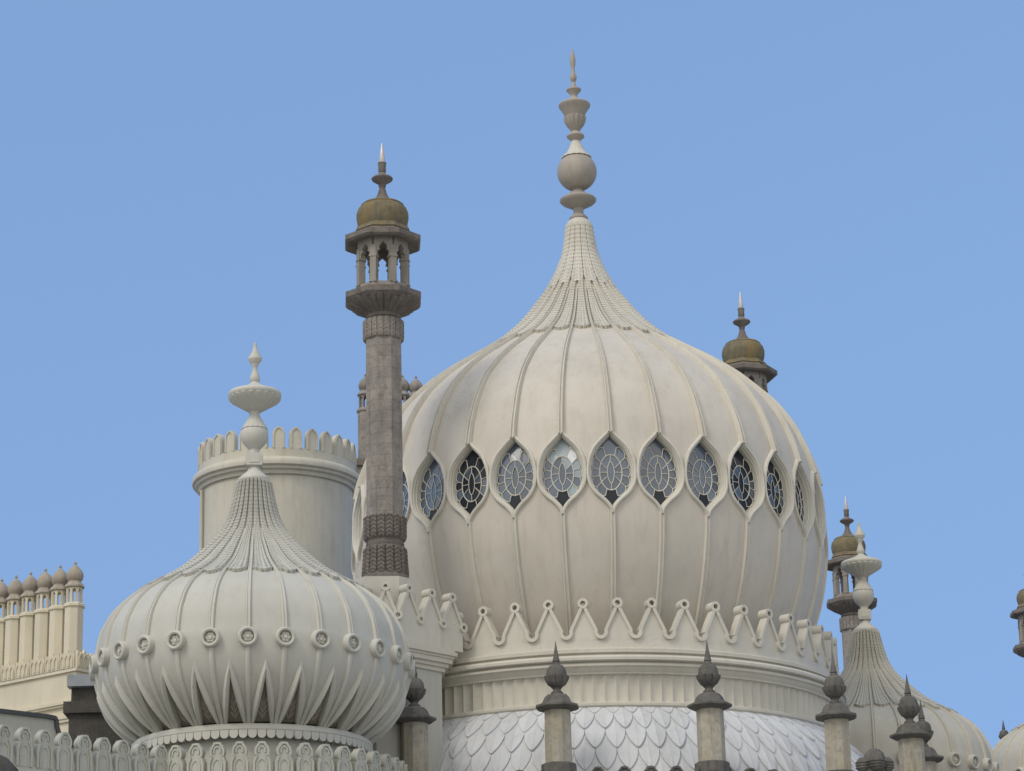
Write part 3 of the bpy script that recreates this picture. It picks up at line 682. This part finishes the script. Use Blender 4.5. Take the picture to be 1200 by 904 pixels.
GREY_W = paint('warm_grey_cream_paint', (.58, .55, .465), amount=.22, streak=.25); GREY_WR = paint('warm_grey_cream_rib_paint', (.61, .58, .49), amount=.18, streak=.2)
for root_ in (rd, fd):
    for o in [c for c in root_.children_recursive]:
        for sl_ in o.material_slots:
            new_ = {'grey_cream_paint': GREY_W, 'grey_cream_rib_paint': GREY_WR}.get(sl_.material.name)
            if new_: sl_.link = 'OBJECT'; sl_.material = new_
for nm, (x, y, zt_) in (('a', (RX, RY, rd.location.z-.9)), ('b', (FX, FY, fd.location.z-.9))):
    t = thing('dome_base', (x, y, 13.0), 'plain round cream base carrying the right small dome' if nm == 'a' else 'plain round cream base under the dome at the right edge', 'base')
    m = MB(); m.lathe([(3.0, zt_-13), (3.3, zt_-13.05), (3.3, 0)], 64); m.build('wall', GREY, t)
    m = MB(); m.lathe([(3.34, .5), (3.5, .4), (3.5, -.2), (3.3, -.2)], 64); m.build('plinth', GREY, t)

# ================================================================== lobed parapet round the left dome and away to the left
pr = thing('lobed_parapet', (SX, SY, 12.0), 'pale parapet of keyhole shaped merlons curving round the left small dome', 'parapet')
PM = merlon_mesh('merlon', PALEG, .245, 1.02, .56, .165, .205, .20, .06)
ZP = 14.82-1.02-12.0; RPp = 4.27; t0 = A0(SX, SY)
m = MB(); m.lathe([(RPp-.09, ZP+.02), (RPp+.09, ZP+.02), (RPp+.09, -.9), (RPp-.09, -.9)], 96, cap=False)
m.lathe([(RPp, ZP-.05), (RPp+.2, ZP-.06), (RPp+.2, ZP-.16), (RPp, ZP-.2)], 96, cap=False)
aS = rad(-32); S = Vector(P(RPp, aS+t0, 0)); al = rad(44); D = Vector((-math.cos(al), -math.sin(al), 0))
L = 12.0; mid = S+D*L/2
m.box((mid.x, mid.y, (ZP-.9+.02)/2-.0), (L, .18, ZP+.92), al); m.box((mid.x, mid.y, ZP-.12), (L, .42, .1), al)
m.build('base_wall', PALEG, pr, 35)
PWD = MB(); PWD.prism([(-.12, 0), (.12, 0), (0, .42)], -.06, .06); WEDGE = PWD.mesh('wedge', PALEG, 35)
stp = .585/RPp; k = 0
a = aS+stp*.5
while a < aS+rad(215):
    put(PM, 'merlon', pr, P(RPp, a+t0, ZP), a+t0); a += stp
for k in range(18):
    q = S+D*(.32+.62*k); put(PM, 'merlon', pr, (q.x, q.y, ZP), al)
    q2 = q+D*.31; put(WEDGE, 'wedge', pr, (q2.x, q2.y, ZP), al)
# building under the parapet
uw = thing('lower_wing', (SX, SY, 0), 'plain pale lower wing wall under the lobed parapet', 'building')
m = MB(); m.lathe([(4.1, 11.05), (4.1, 0)], 64); m.build('bow_wall', PALEG, uw)
m = MB(); m.lathe([(3.3, 12.9), (3.3, 11.0)], 48); m.build('drum_base', GREY, uw)
nrm_in = Vector((-math.sin(al), math.cos(al), 0)); ctr = S+D*6+nrm_in*4
m = MB(); m.box((ctr.x, ctr.y, 5.5), (12, 8, 11.0), al); m.build('wing_wall', PALEG, uw)

# stepped gable wall behind it, dark block, cupola
gw_ = thing('gable_wall', (-12.66, 73.38, 11.0), 'grey wall with dark coping and a concave sweep at its right end, behind the parapet', 'wall', rad(40))
m = MB()
sweepc = [(-.02+.55*(1-math.cos(t)), 4.62-.62*math.sin(t)) for t in np.linspace(0, math.pi/2, 7)]
prof_ = [(-9, -11), (2.2, -11), (2.2, 4.0)]+[(x, z) for x, z in sweepc[::-1]][:-1]+[(-.02, 4.62), (-.25, 4.66), (-9, 4.66)]
m.prism(prof_, -.12, .12); m.build('wall', PALEG, gw_, 30)
cp_ = [(2.2, 0, 4.0)]+[(x, 0, z) for x, z in sweepc[::-1]]+[(-.06, 0, 4.68), (-.3, 0, 4.70), (-9, 0, 4.70)]
m = MB(); m.sweep(cp_, [(0, -1, 0)]*len(cp_), [(-.05, -.2), (-.05, .2), (.06, .2), (.06, -.2)]); m.build('coping', LEADD, gw_, 30)

# ================================================================== chimneys
CX, CY = -14.623, 88.0; CA = rad(37); CP = .71; CZT = 23.778
cdir = Vector((-math.cos(CA), math.sin(CA), 0))
def make_chimney(name, label, mats, bulb, group):
    root = thing(name, (0, 0, 0), label, 'chimney', group=group)
    m = MB(); m.lathe([(.324, -1.602), (.331, -4.1)], 8, ph=rad(22.5)); m.build('shaft', mats, root, 20)
    m = MB(); m.lathe([(.28, -1.44), (.37, -1.50), (.375, -1.58), (.32, -1.61)], 8, ph=rad(22.5)); m.build('ledge', mats, root, 20)
    m = MB()
    for k in range(8):
        a = rad(45*k+22.5); m.box(P(.235, a, -1.18), (.075, .075, .54), a)
    for k in range(8):
        a = rad(45*k); o = [(-.10, -.10), (.10, -.10), (.10, 0), (-.10, 0)]
        for sg in (1, -1):
            q = MB(); q.prism([(sg*.10, 0), (sg*.10, -.16), (sg*.065, -.12), (sg*.03, -.06), (0, -.03), (0, 0)][::sg], -.03, .03)
            ca, sa_ = math.cos(a), math.sin(a); m.add([(x*ca-(y-.225)*sa_, x*sa_+(y-.225)*ca, z-.93) for x, y, z in q.v], q.f)
    m.lathe([(.26, -.90), (.26, -.95), (.2, -.95)], 8, ph=rad(22.5)); m.build('lantern', mats, root, 20)
    m = MB(); m.lathe([(.22, -.70), (.24, -.76), (.33, -.85), (.345, -.91), (.26, -.945)], 8, ph=rad(22.5)); m.build('eave', bulb, root, 20)
    m = MB(); m.lathe([(.012, 0), (.03, -.04), (.055, -.08), (.035, -.12), (.06, -.16), (.13, -.22), (.215, -.32), (.275, -.44), (.285, -.53), (.26, -.63), (.2, -.70), (.2, -.74)], 24); m.build('bulb', bulb, root, 40)
    return root
cbase = thing('chimney_block', (CX, CY, 17.0), 'warm cream block with a lotus leaf crest under the row of chimneys at far left', 'chimney block', math.pi-CA+math.pi)
# local +x runs back along the row to the lower right end; build in a frame where -x is away along the row
def loc_row(d, off, z): return (-d, off, z)
m = MB(); m.box((-4.0, .55, -6.95), (9.2, 1.9, 20.1)); m.build('wall', YEL, cbase)
m = MB()
pth = [(-8.6, -.40, 1.42), (.6, -.40, 1.42), (.6, 1.5, 1.42)]
m.box((-4.0, .55, 1.45), (9.44, 2.14, .12)); m.box((-4.0, .55, 1.34), (9.36, 2.06, .1)); m.box((-4.0, .55, 2.98), (9.36, 2.06, .1)); m.box((-4.0, .55, 1.92), (9.5, 2.2, .10)); m.box((-4.0, .55, 1.84), (9.4, 2.1, .08)); m.build('moulding', YEL, cbase)
b = MB(); b.prism([(-.33, 0), (.33, 0), (.34, .42), (.30, .56), (.24, .44), (.16, .52), (.08, .46), (0, .62), (-.08, .46), (-.16, .52), (-.24, .44), (-.30, .56), (-.34, .42)], -.06, .06)
for sx_ in (-.2, 0, .2):
    q = [(sx_-.07, -.06, .05), (sx_-.085, -.06, .3), (sx_, -.06, .46), (sx_+.085, -.06, .3), (sx_+.07, -.06, .05)]; b.sweep(q, [(0, -1, 0)]*5, [(-.02, 0), (-.02, .035), (.02, .035), (.02, 0)])
LOT = b.mesh('lotus_crest', YEL, 35)
for k in range(13): put(LOT, 'lotus_crest', cbase, (.25-.70*k, -.44, 3.04))
for k in range(3): put(LOT, 'lotus_crest', cbase, (.62, -.1+.68*k, 3.04), math.pi/2)
cl = ['cream chimney with a brown onion cap, nearest and rightmost of the far left row', 'second chimney from the right end of the far left row', 'third chimney from the right end of the far left row',
      'fourth chimney from the right end of the far left row', 'fifth chimney from the right end of the far left row', 'sixth chimney from the right, cut by the left edge of the photo']
ch0 = make_chimney('chimney', cl[0], YEL, CHIMB, 'onion capped chimneys in the far left row')
for k in range(6):
    o = ch0 if k == 0 else copy_tree(ch0); q = Vector((CX, CY, CZT))+cdir*CP*k; o.location = q; o.rotation_euler.z = -CA; o['label'] = cl[k]
bl = ['dark onion capped chimney peeking out left of the front minaret shaft', 'onion capped chimney hidden behind the front minaret shaft', 'brown onion chimney cap showing just right of the minaret shaft', 'small brown onion chimney cap with a spike above the dome shoulder']
c1 = make_chimney('rear_chimney', bl[0], MINST, MINST, 'chimneys behind the front minaret')
for k, (px_, zt_) in enumerate(((-6.42, 38.5), (-5.6, 38.45), (-4.80, 38.42), (-4.21, 38.36))):
    o = c1 if k == 0 else copy_tree(c1); o.location = (px_, 114, zt_); o.scale = (1.12, 1.12, 1.12); o['label'] = bl[k]
rb = thing('rear_stack', (-5.3, 114.6, 13), 'tall dark stone stack under the chimneys behind the minaret', 'chimney stack')
m = MB(); m.box((0, 0, 4.1), (3.4, 2.2, 34.2)); m.build('wall', MINST, rb)
m = MB(); m.box((0, 0, 21.3), (3.7, 2.5, .3)); m.build('cap', MIND, rb)
dk = thing('dark_stack', (-12.6, 82.4, 11), 'dark stained stone block with lead capping between chimneys and left dome', 'wall', rad(0))
m = MB(); m.box((0, 0, -2.3), (2.0, 2.0, 17.4)); m.build('wall', DARKW, dk)
m = MB(); m.box((0, 0, 6.55), (2.3, 2.3, .35)); m.build('ledge', DARKW, dk)
m = MB(); m.box((.05, .05, 7.05), (2.0, 2.0, .7)); m.build('upper_block', DARKW, dk)
m = MB(); m.box((-.55, -.95, 7.36), (1.0, .5, .36)); m.box((.3, .1, 7.45), (1.7, 1.9, .1)); m.build('lead_flashing', PIPE, dk)

# ================================================================== minarets
def make_minaret(name, label, zbase=21.355):
    """local z = 0 at the foot of the carved base (world 21.355 for the front one)"""
    root = thing(name, (0, 0, 0), label, 'minaret'); q = lambda L: [(r, z-21.355) for r, z in L]; o8 = rad(22.5)
    m = MB(); m.lathe(q([(.63, 29.25), (.60, 29.2), (0.615, 23.38)]), 8, ph=o8); m.build('shaft', MINST, root, 20)
    chev = lambda nn, amp: (lambda a, r, z: 1+amp*(abs(((a*nn/(2*math.pi)+ (z*2.2)) % 1)-.5)*2-.5))
    def carved(prof, name, nn, amp, mat=MIND):
        m = MB(); pz = []
        for (r1, z1), (r2, z2) in zip(prof[:-1], prof[1:]):
            n_ = max(1, int(abs(z1-z2)/.022)); pz += [(r1+(r2-r1)*i/n_, z1+(z2-z1)*i/n_) for i in range(n_)]
        pz.append(prof[-1])
        def wb(a, r, z):
            f = (a*nn/(2*math.pi)) % 1; tri = abs(f-.5)*2; ch = ((z/.13+tri*.8) % 1)
            return 1+amp*((.9 if .1 < f < .9 else -.6)+(.5 if ch > .5 else -.2)*(.1 < f < .9)-.5)
        m.lathe(q(pz), 256, wob=wb); m.build(name, mat, root, 30)
    carved([(.60, 23.42), (0.65, 23.38), (0.648, 22.76), (.60, 22.66)], 'upper_carved_band', 16, .05)
    m = MB(); m.lathe(q([(.60, 22.68), (0.575, 22.60), (0.60, 22.53), (0.575, 22.46), (.62, 22.40)]), 40); m.build('neck_ring', MIND, root, 40)
    carved([(.60, 22.43), (0.652, 22.38), (0.69, 21.76), (0.705, 21.56)], 'carved_base', 16, .055)
    m = MB(); m.lathe(q([(.70, 21.58), (0.735, 21.5), (0.75, 21.42), (0.75, 21.355)]), 48); m.build('foot', MIND, root, 40)
    carved([(.60, 29.86), (0.64, 29.82), (0.638, 29.25), (.60, 29.2)], 'carved_collar', 20, .035, MINST)
    m = MB(); m.lathe(q([(0.53, 30.06), (.56, 30.0), (.56, 29.93), (.50, 29.88), (.52, 29.80)]), 32); m.build('collar_ring', MIND, root, 40)
    # balcony: octagonal rim over a fluted bracket
    m = MB(); m.lathe(q([(.75, 30.78), (1.22, 30.72), (1.29, 30.70), (1.29, 30.52), (1.22, 30.44), (1.15, 30.40)]), 8, ph=o8); m.build('balcony', MIND, root, 20)
    m = MB(); rows = []
    for r, z in [(1.17, 30.46), (1.13, 30.38), (1.0, 30.30), (.85, 30.22), (.70, 30.14), (.58, 30.07), (.52, 30.02)]:
        row = []
        for k in range(192):
            a = 2*math.pi*k/192; oc = math.cos(math.pi/8)/math.cos(((a+math.pi/8*0) % (math.pi/4))-math.pi/8)*1.04; w_ = max(0, (r-.5)/.65)
            row.append(P(r*(1+(oc-1)*w_)*(1-.10+.13*abs(math.sin(a*14))**.5), a, z-21.355))
        rows.append(row)
    m.grid(rows, True); m.build('fluted_bracket', MIND, root, 40)
    m = MB(); m.lathe(q([(.88, 30.96), (.88, 30.74), (.8, 30.7)]), 8, ph=o8); m.build('lantern_plinth', LANT, root, 20)
    # lantern: eight columns and cusped arches
    b = MB(); b.box((0, 0, .62), (.20, .22, 1.24)); b.box((0, 0, .88), (.26, .26, .06)); b.box((0, 0, .03), (.25, .26, .06)); COLM = b.mesh('column', LANT, 30)
    for k in range(8): a = o8+k*math.pi/4; put(COLM, 'column', root, P(.76, a, 30.94-21.355), a)
    ap = .76*math.cos(math.pi/8)+.02; hw = .76*math.sin(math.pi/8)+.01
    b = MB(); hole = [(.185, 0), (.20, .08), (.15, .16), (.10, .15), (.13, .24), (.12, .31), (.06, .37), (0, .43)]
    for sg in (1, -1): b.prism([(sg*x, z) for x, z in ([(hw, 0)]+[(hw, .62), (0, .62)]+hole[::-1])][::sg], -.09, .09)
    ARCH = b.mesh('arch', LANT, 30)
    for k in range(8): a = k*math.pi/4; put(ARCH, 'arch', root, P(ap, a, 31.86-21.355), a)
    m = MB(); m.lathe(q([(.78, 32.98), (.86, 32.86), (.95, 32.74), (1.30, 32.62), (1.30, 32.46), (1.22, 32.40), (.80, 32.46), (.6, 32.46)]), 8, ph=o8); m.build('eave', MIND, root, 20)
    m = MB(); m.lathe(q([(.80, 33.02), (.87, 32.98), (.93, 32.84), (.85, 32.80)]), 8, ph=o8); m.build('bulb_base', LICH, root, 20)
    m = MB(); m.lathe(q([(.50, 33.90), (0.632, 33.847), (0.70, 33.79), (.69, 33.76), (0.785, 33.66), (.835, 33.5), (0.84, 33.355), (0.80, 33.14), (0.74, 32.99)]), 48); m.build('bulb', LICH, root, 40)
    fin = MB(); fin.lathe(q([(.09, 35.30), (0.14, 35.29), (0.12, 35.14), (0.13, 35.0), (0.097, 34.95), (0.17, 34.86), (0.31, 34.79), (0.35, 34.735), (0.32, 34.68), (0.14, 34.56), (0.11, 34.515), (0.125, 34.48), (0.10, 34.44), (0.102, 34.386), (0.165, 34.176), (0.25, 34.03), (0.39, 33.92), (.55, 33.88), (.5, 33.86)]), 24); fo = fin.build('finial', MIND, root, 40)
    m = MB(); m.lathe(q([(.012, 35.99), (0.03, 35.93), (0.075, 35.6), (0.105, 35.33), (.09, 35.28)]), 12); m.build('spike', METAL, fo, 40)
    return root
FXm, FYm = -4.041, 82.0
mn = make_minaret('minaret', 'tall dark stone minaret standing in front of the central dome, its full shaft in view')
mn.location = (FXm, FYm, 21.355); mn.rotation_euler.z = A0(FXm, FYm)+rad(1)
def place_minaret(x, y, zbulb, s, lb, pl_, rz):
    o = copy_tree(mn); o.location = (x, y, zbulb-s*(33.4-21.355)); o.scale = (s,)*3; o.rotation_euler.z = A0(x, y)+rad(rz); o['label'] = lb
    zb_ = o.location.z
    t = thing('minaret_pier', (x, y, 12.8), pl_, 'pier', rz=0)
    m = MB(); m.box((0, 0, (zb_-25.6)/2), (2.0, 2.0, zb_)); m.build('wall', CREAM_B, t)
    m = MB(); m.box((0, 0, zb_-12.8-.15), (2.3, 2.3, .2)); m.build('cornice', CREAM_B, t)
    return o
place_minaret(9.30, 104.0, 35.72, 1.02, 'minaret with an ochre bulb rising behind the right shoulder of the great dome', 'plain cream pier under the minaret with the ochre bulb', 20)
place_minaret(15.30, 122.0, 32.16, .94, 'minaret behind the finial of the right small dome', 'plain cream pier under the minaret behind the right small dome', 5)
place_minaret(26.05, 135.0, 32.55, .92, 'minaret cut off by the right edge of the photo', 'plain cream pier under the minaret at the right edge', 10)

# pier under the front minaret
def diamond(H, c):      # square turned 45 degrees with its corners cut
    return [(-c, -H+0), (c, -H+0), (H, -c*0), (H, .3), (c, H), (-c, H), (-H, .3), (-H, 0)]
pier = thing('minaret_plinth', (FXm, FYm, 12.8), 'cream angled pier with a zigzag ringed crest carrying the front minaret', 'pier', A0(FXm, FYm))
Hh = 1.95; cc = .38; nz = -1.55
PLN = [(-cc, nz), (cc, nz), (2.12, .12), (2.12, 1.2), (cc, 3.0), (-cc, 3.0), (-2.12, 1.2), (-2.12, .12)]
grow = lambda d: [(x*(1+d/2.0), y*(1+d/2.0)) for x, y in PLN]
ZPL = 12.8
WPL = [(x*.80, y*.80) for x, y in PLN]
m = MB(); m.plan(WPL, -12.8, 18.62-ZPL); m.build('wall', GREY, pier, 20)
m = MB()
for d, z1, z2 in ((-.30, 18.55, 18.68), (-.20, 18.68, 18.80), (-.08, 18.80, 18.95), (-.02, 18.95, 19.03), (.07, 19.03, 19.15), (.0, 19.15, 19.24)): m.plan(grow(d), z1-ZPL, z2-ZPL)
m.build('cornice', CREAM_B, pier, 20)
m = MB(); m.plan([(-.62, -.92), (.42, -.92), (.92, -.40), (.92, .45), (.45, .92), (-.45, .92), (-.95, .45), (-.95, -.5)], 19.2-ZPL, 21.34-ZPL); m.build('plinth', CREAM_B, pier, 20)
m = MB(); m.lathe([(.80, 21.36-ZPL), (.86, 21.34-ZPL), (.86, 21.28-ZPL), (.8, 21.25-ZPL)], 8, ph=rad(22.5)); m.build('plinth_cap', PIND, pier, 20)
def crest_face(p0, p1, n, poss=None):
    p0, p1 = Vector((*p0, 0)), Vector((*p1, 0)); d = p1-p0; L = d.length; a = math.atan2(d.y, d.x); st = L/n
    b = MB(); zz = 0.0; hw = st/2; h1, h2 = .78, 1.55
    b.prism([(-hw, 0), (hw, 0), (hw, h1), (.06, h2), (-.06, h2), (-hw, h1)], -.02, .16)
    for sg in (1, -1):
        A = np.array((sg*.035, -.08, h2)); Bq = np.array((sg*(hw-.05), -.08, h1+.02)); t = (Bq-A)/np.linalg.norm(Bq-A); sd_ = np.array((t[2], 0, -t[0]))*.05
        q = [A-sd_, A+sd_, Bq+sd_, Bq-sd_]; r2 = [p+np.array((0, .30, 0)) for p in q]
        b.add(q+r2, [(0, 1, 2, 3), (7, 6, 5, 4), (0, 4, 5, 1), (1, 5, 6, 2), (2, 6, 7, 3), (3, 7, 4, 0)])
    ring_bead(b, .15, .06, 18, .07, 0, h2+.10, .34)
    ring_bead(b, .15, .07, 18, .05, hw, h1-.02, .3)
    me = b.mesh('crest_point', RIB, 35)
    for f in (poss or [(k+.5)/n for k in range(n)]):
        c = p0+d*f; put(me, 'crest_point', pier, (c.x, c.y, 19.22-ZPL), a)
G1 = [(x*.97, y*.97) for x, y in PLN]
crest_face(G1[0], G1[1], 1); crest_face(G1[1], G1[2], 2.44, [.18, .59, .97]); crest_face(G1[7], G1[0], 2.44, [.03, .41, .82]); crest_face(G1[2], G1[3], 1)

# ================================================================== round tower
TX, TY = -9.37, 104.0
tw_ = thing('round_tower', (TX, TY, 13.0), 'round cream tower with a battlement of arched merlons behind the left dome', 'tower', A0(TX, TY))
zt = lambda z: z-13.0
m = MB(); m.lathe([(2.98, zt(30.6)), (2.98, 0)], 96); m.build('wall', TOWERP, tw_)
m = MB(); m.lathe([(3.05, zt(31.0)), (3.22, zt(30.98)), (3.32, zt(30.90)), (3.36, zt(30.78)), (3.34, zt(30.66)), (3.24, zt(30.60)), (3.22, zt(30.52)), (3.12, zt(30.46)), (3.08, zt(30.34)), (2.95, zt(30.30))], 96); m.build('cornice', TOWERP, tw_, 40)
m = MB(); m.lathe([(2.92, zt(31.36)), (3.10, zt(31.36)), (3.10, zt(30.9)), (2.92, zt(30.9))], 96, cap=False); m.build('crest_wall', TOWERP, tw_, 30)
b = MB(); o = [(.243, 0), (.243, .50), (.235, .62), (.19, .74), (.09, .83), (0, .88)]; o = o+[(-x, z) for x, z in o[::-1][1:]]
b.prism(o, -.09, .09); q = [(x*.80, -.09, z*.94) for x, z in o]; b.sweep(q, [(0, -1, 0)]*len(q), [(-.025, 0), (-.025, .035), (.025, .035), (.025, 0)])
TM = b.mesh('merlon', TOWERP, 30)
for k in range(29): a = rad(.8)+2*math.pi/29*k; put(TM, 'merlon', tw_, P(3.01, a, zt(31.35)), a)
m = MB(); aa = rad(-73); m.tube([P(3.08, aa, 1), P(3.08, aa, zt(30.25))], .07, 8, nrm=[P(1, aa, 0)]*2); m.build('downpipe', TOWERP, tw_)

# ================================================================== carved stone capital and the cupola at the corner
cpx = thing('carved_post', (10.42, 80.0, 12.2), 'small brown stone post with a dark head of clustered knobs, left of the tallest pinnacle', 'post', A0(10.4, 80)+rad(12))
m = MB(); m.lathe([(.30, 2.55), (.27, 2.45), (.27, -12.2)], 8, ph=rad(22.5)); m.build('shaft', PINS, cpx, 20)
for nm, ax in (('x', 0), ('y', math.pi/2), ('x', math.pi), ('y', -math.pi/2)):
    b = MB(); ca, sa_ = math.cos(ax), math.sin(ax)
    b.lathe([(.03, .24), (.13, .22), (.2, .14), (.225, 0), (.2, -.13), (.14, -.2), (.06, -.22)], 20)
    for zz in (-.08, .0, .08): b.lathe([(.20, zz+.03), (.245, zz+.015), (.245, zz-.015), (.2, zz-.03)], 20)
    b.build('knob', PIND, cpx, 40, loc=(.33*ca, .33*sa_, 2.82), rz=ax)
m = MB(); m.lathe([(.03, 3.32), (.16, 3.28), (.27, 3.16), (.31, 2.98), (.28, 2.80), (.30, 2.66), (.33, 2.55), (.3, 2.5)], 32, wob=lambda a, r, z: 1+.05*abs(math.sin(a*4))); m.build('crown', PIND, cpx, 40)
cu = thing('corner_cupola', (-11.95, 60.0, 8.9), 'dark rounded lead cupola top in the lower left corner', 'cupola')
m = MB(); m.lathe([(.02, 3.55), (.3, 3.5), (.6, 3.36), (.82, 3.12), (.92, 2.82), (.95, 2.7), (1.02, 2.66), (1.02, 2.56), (.9, 2.5), (.8, 2.5)], 40, wob=lambda a, r, z: 1+.02*abs(math.sin(a*6))); m.build('roof', DARKW, cu, 40)
m = MB(); m.lathe([(.78, 2.52), (.78, -9.0)], 8, ph=rad(22.5)); m.build('body', PIND, cu, 20)
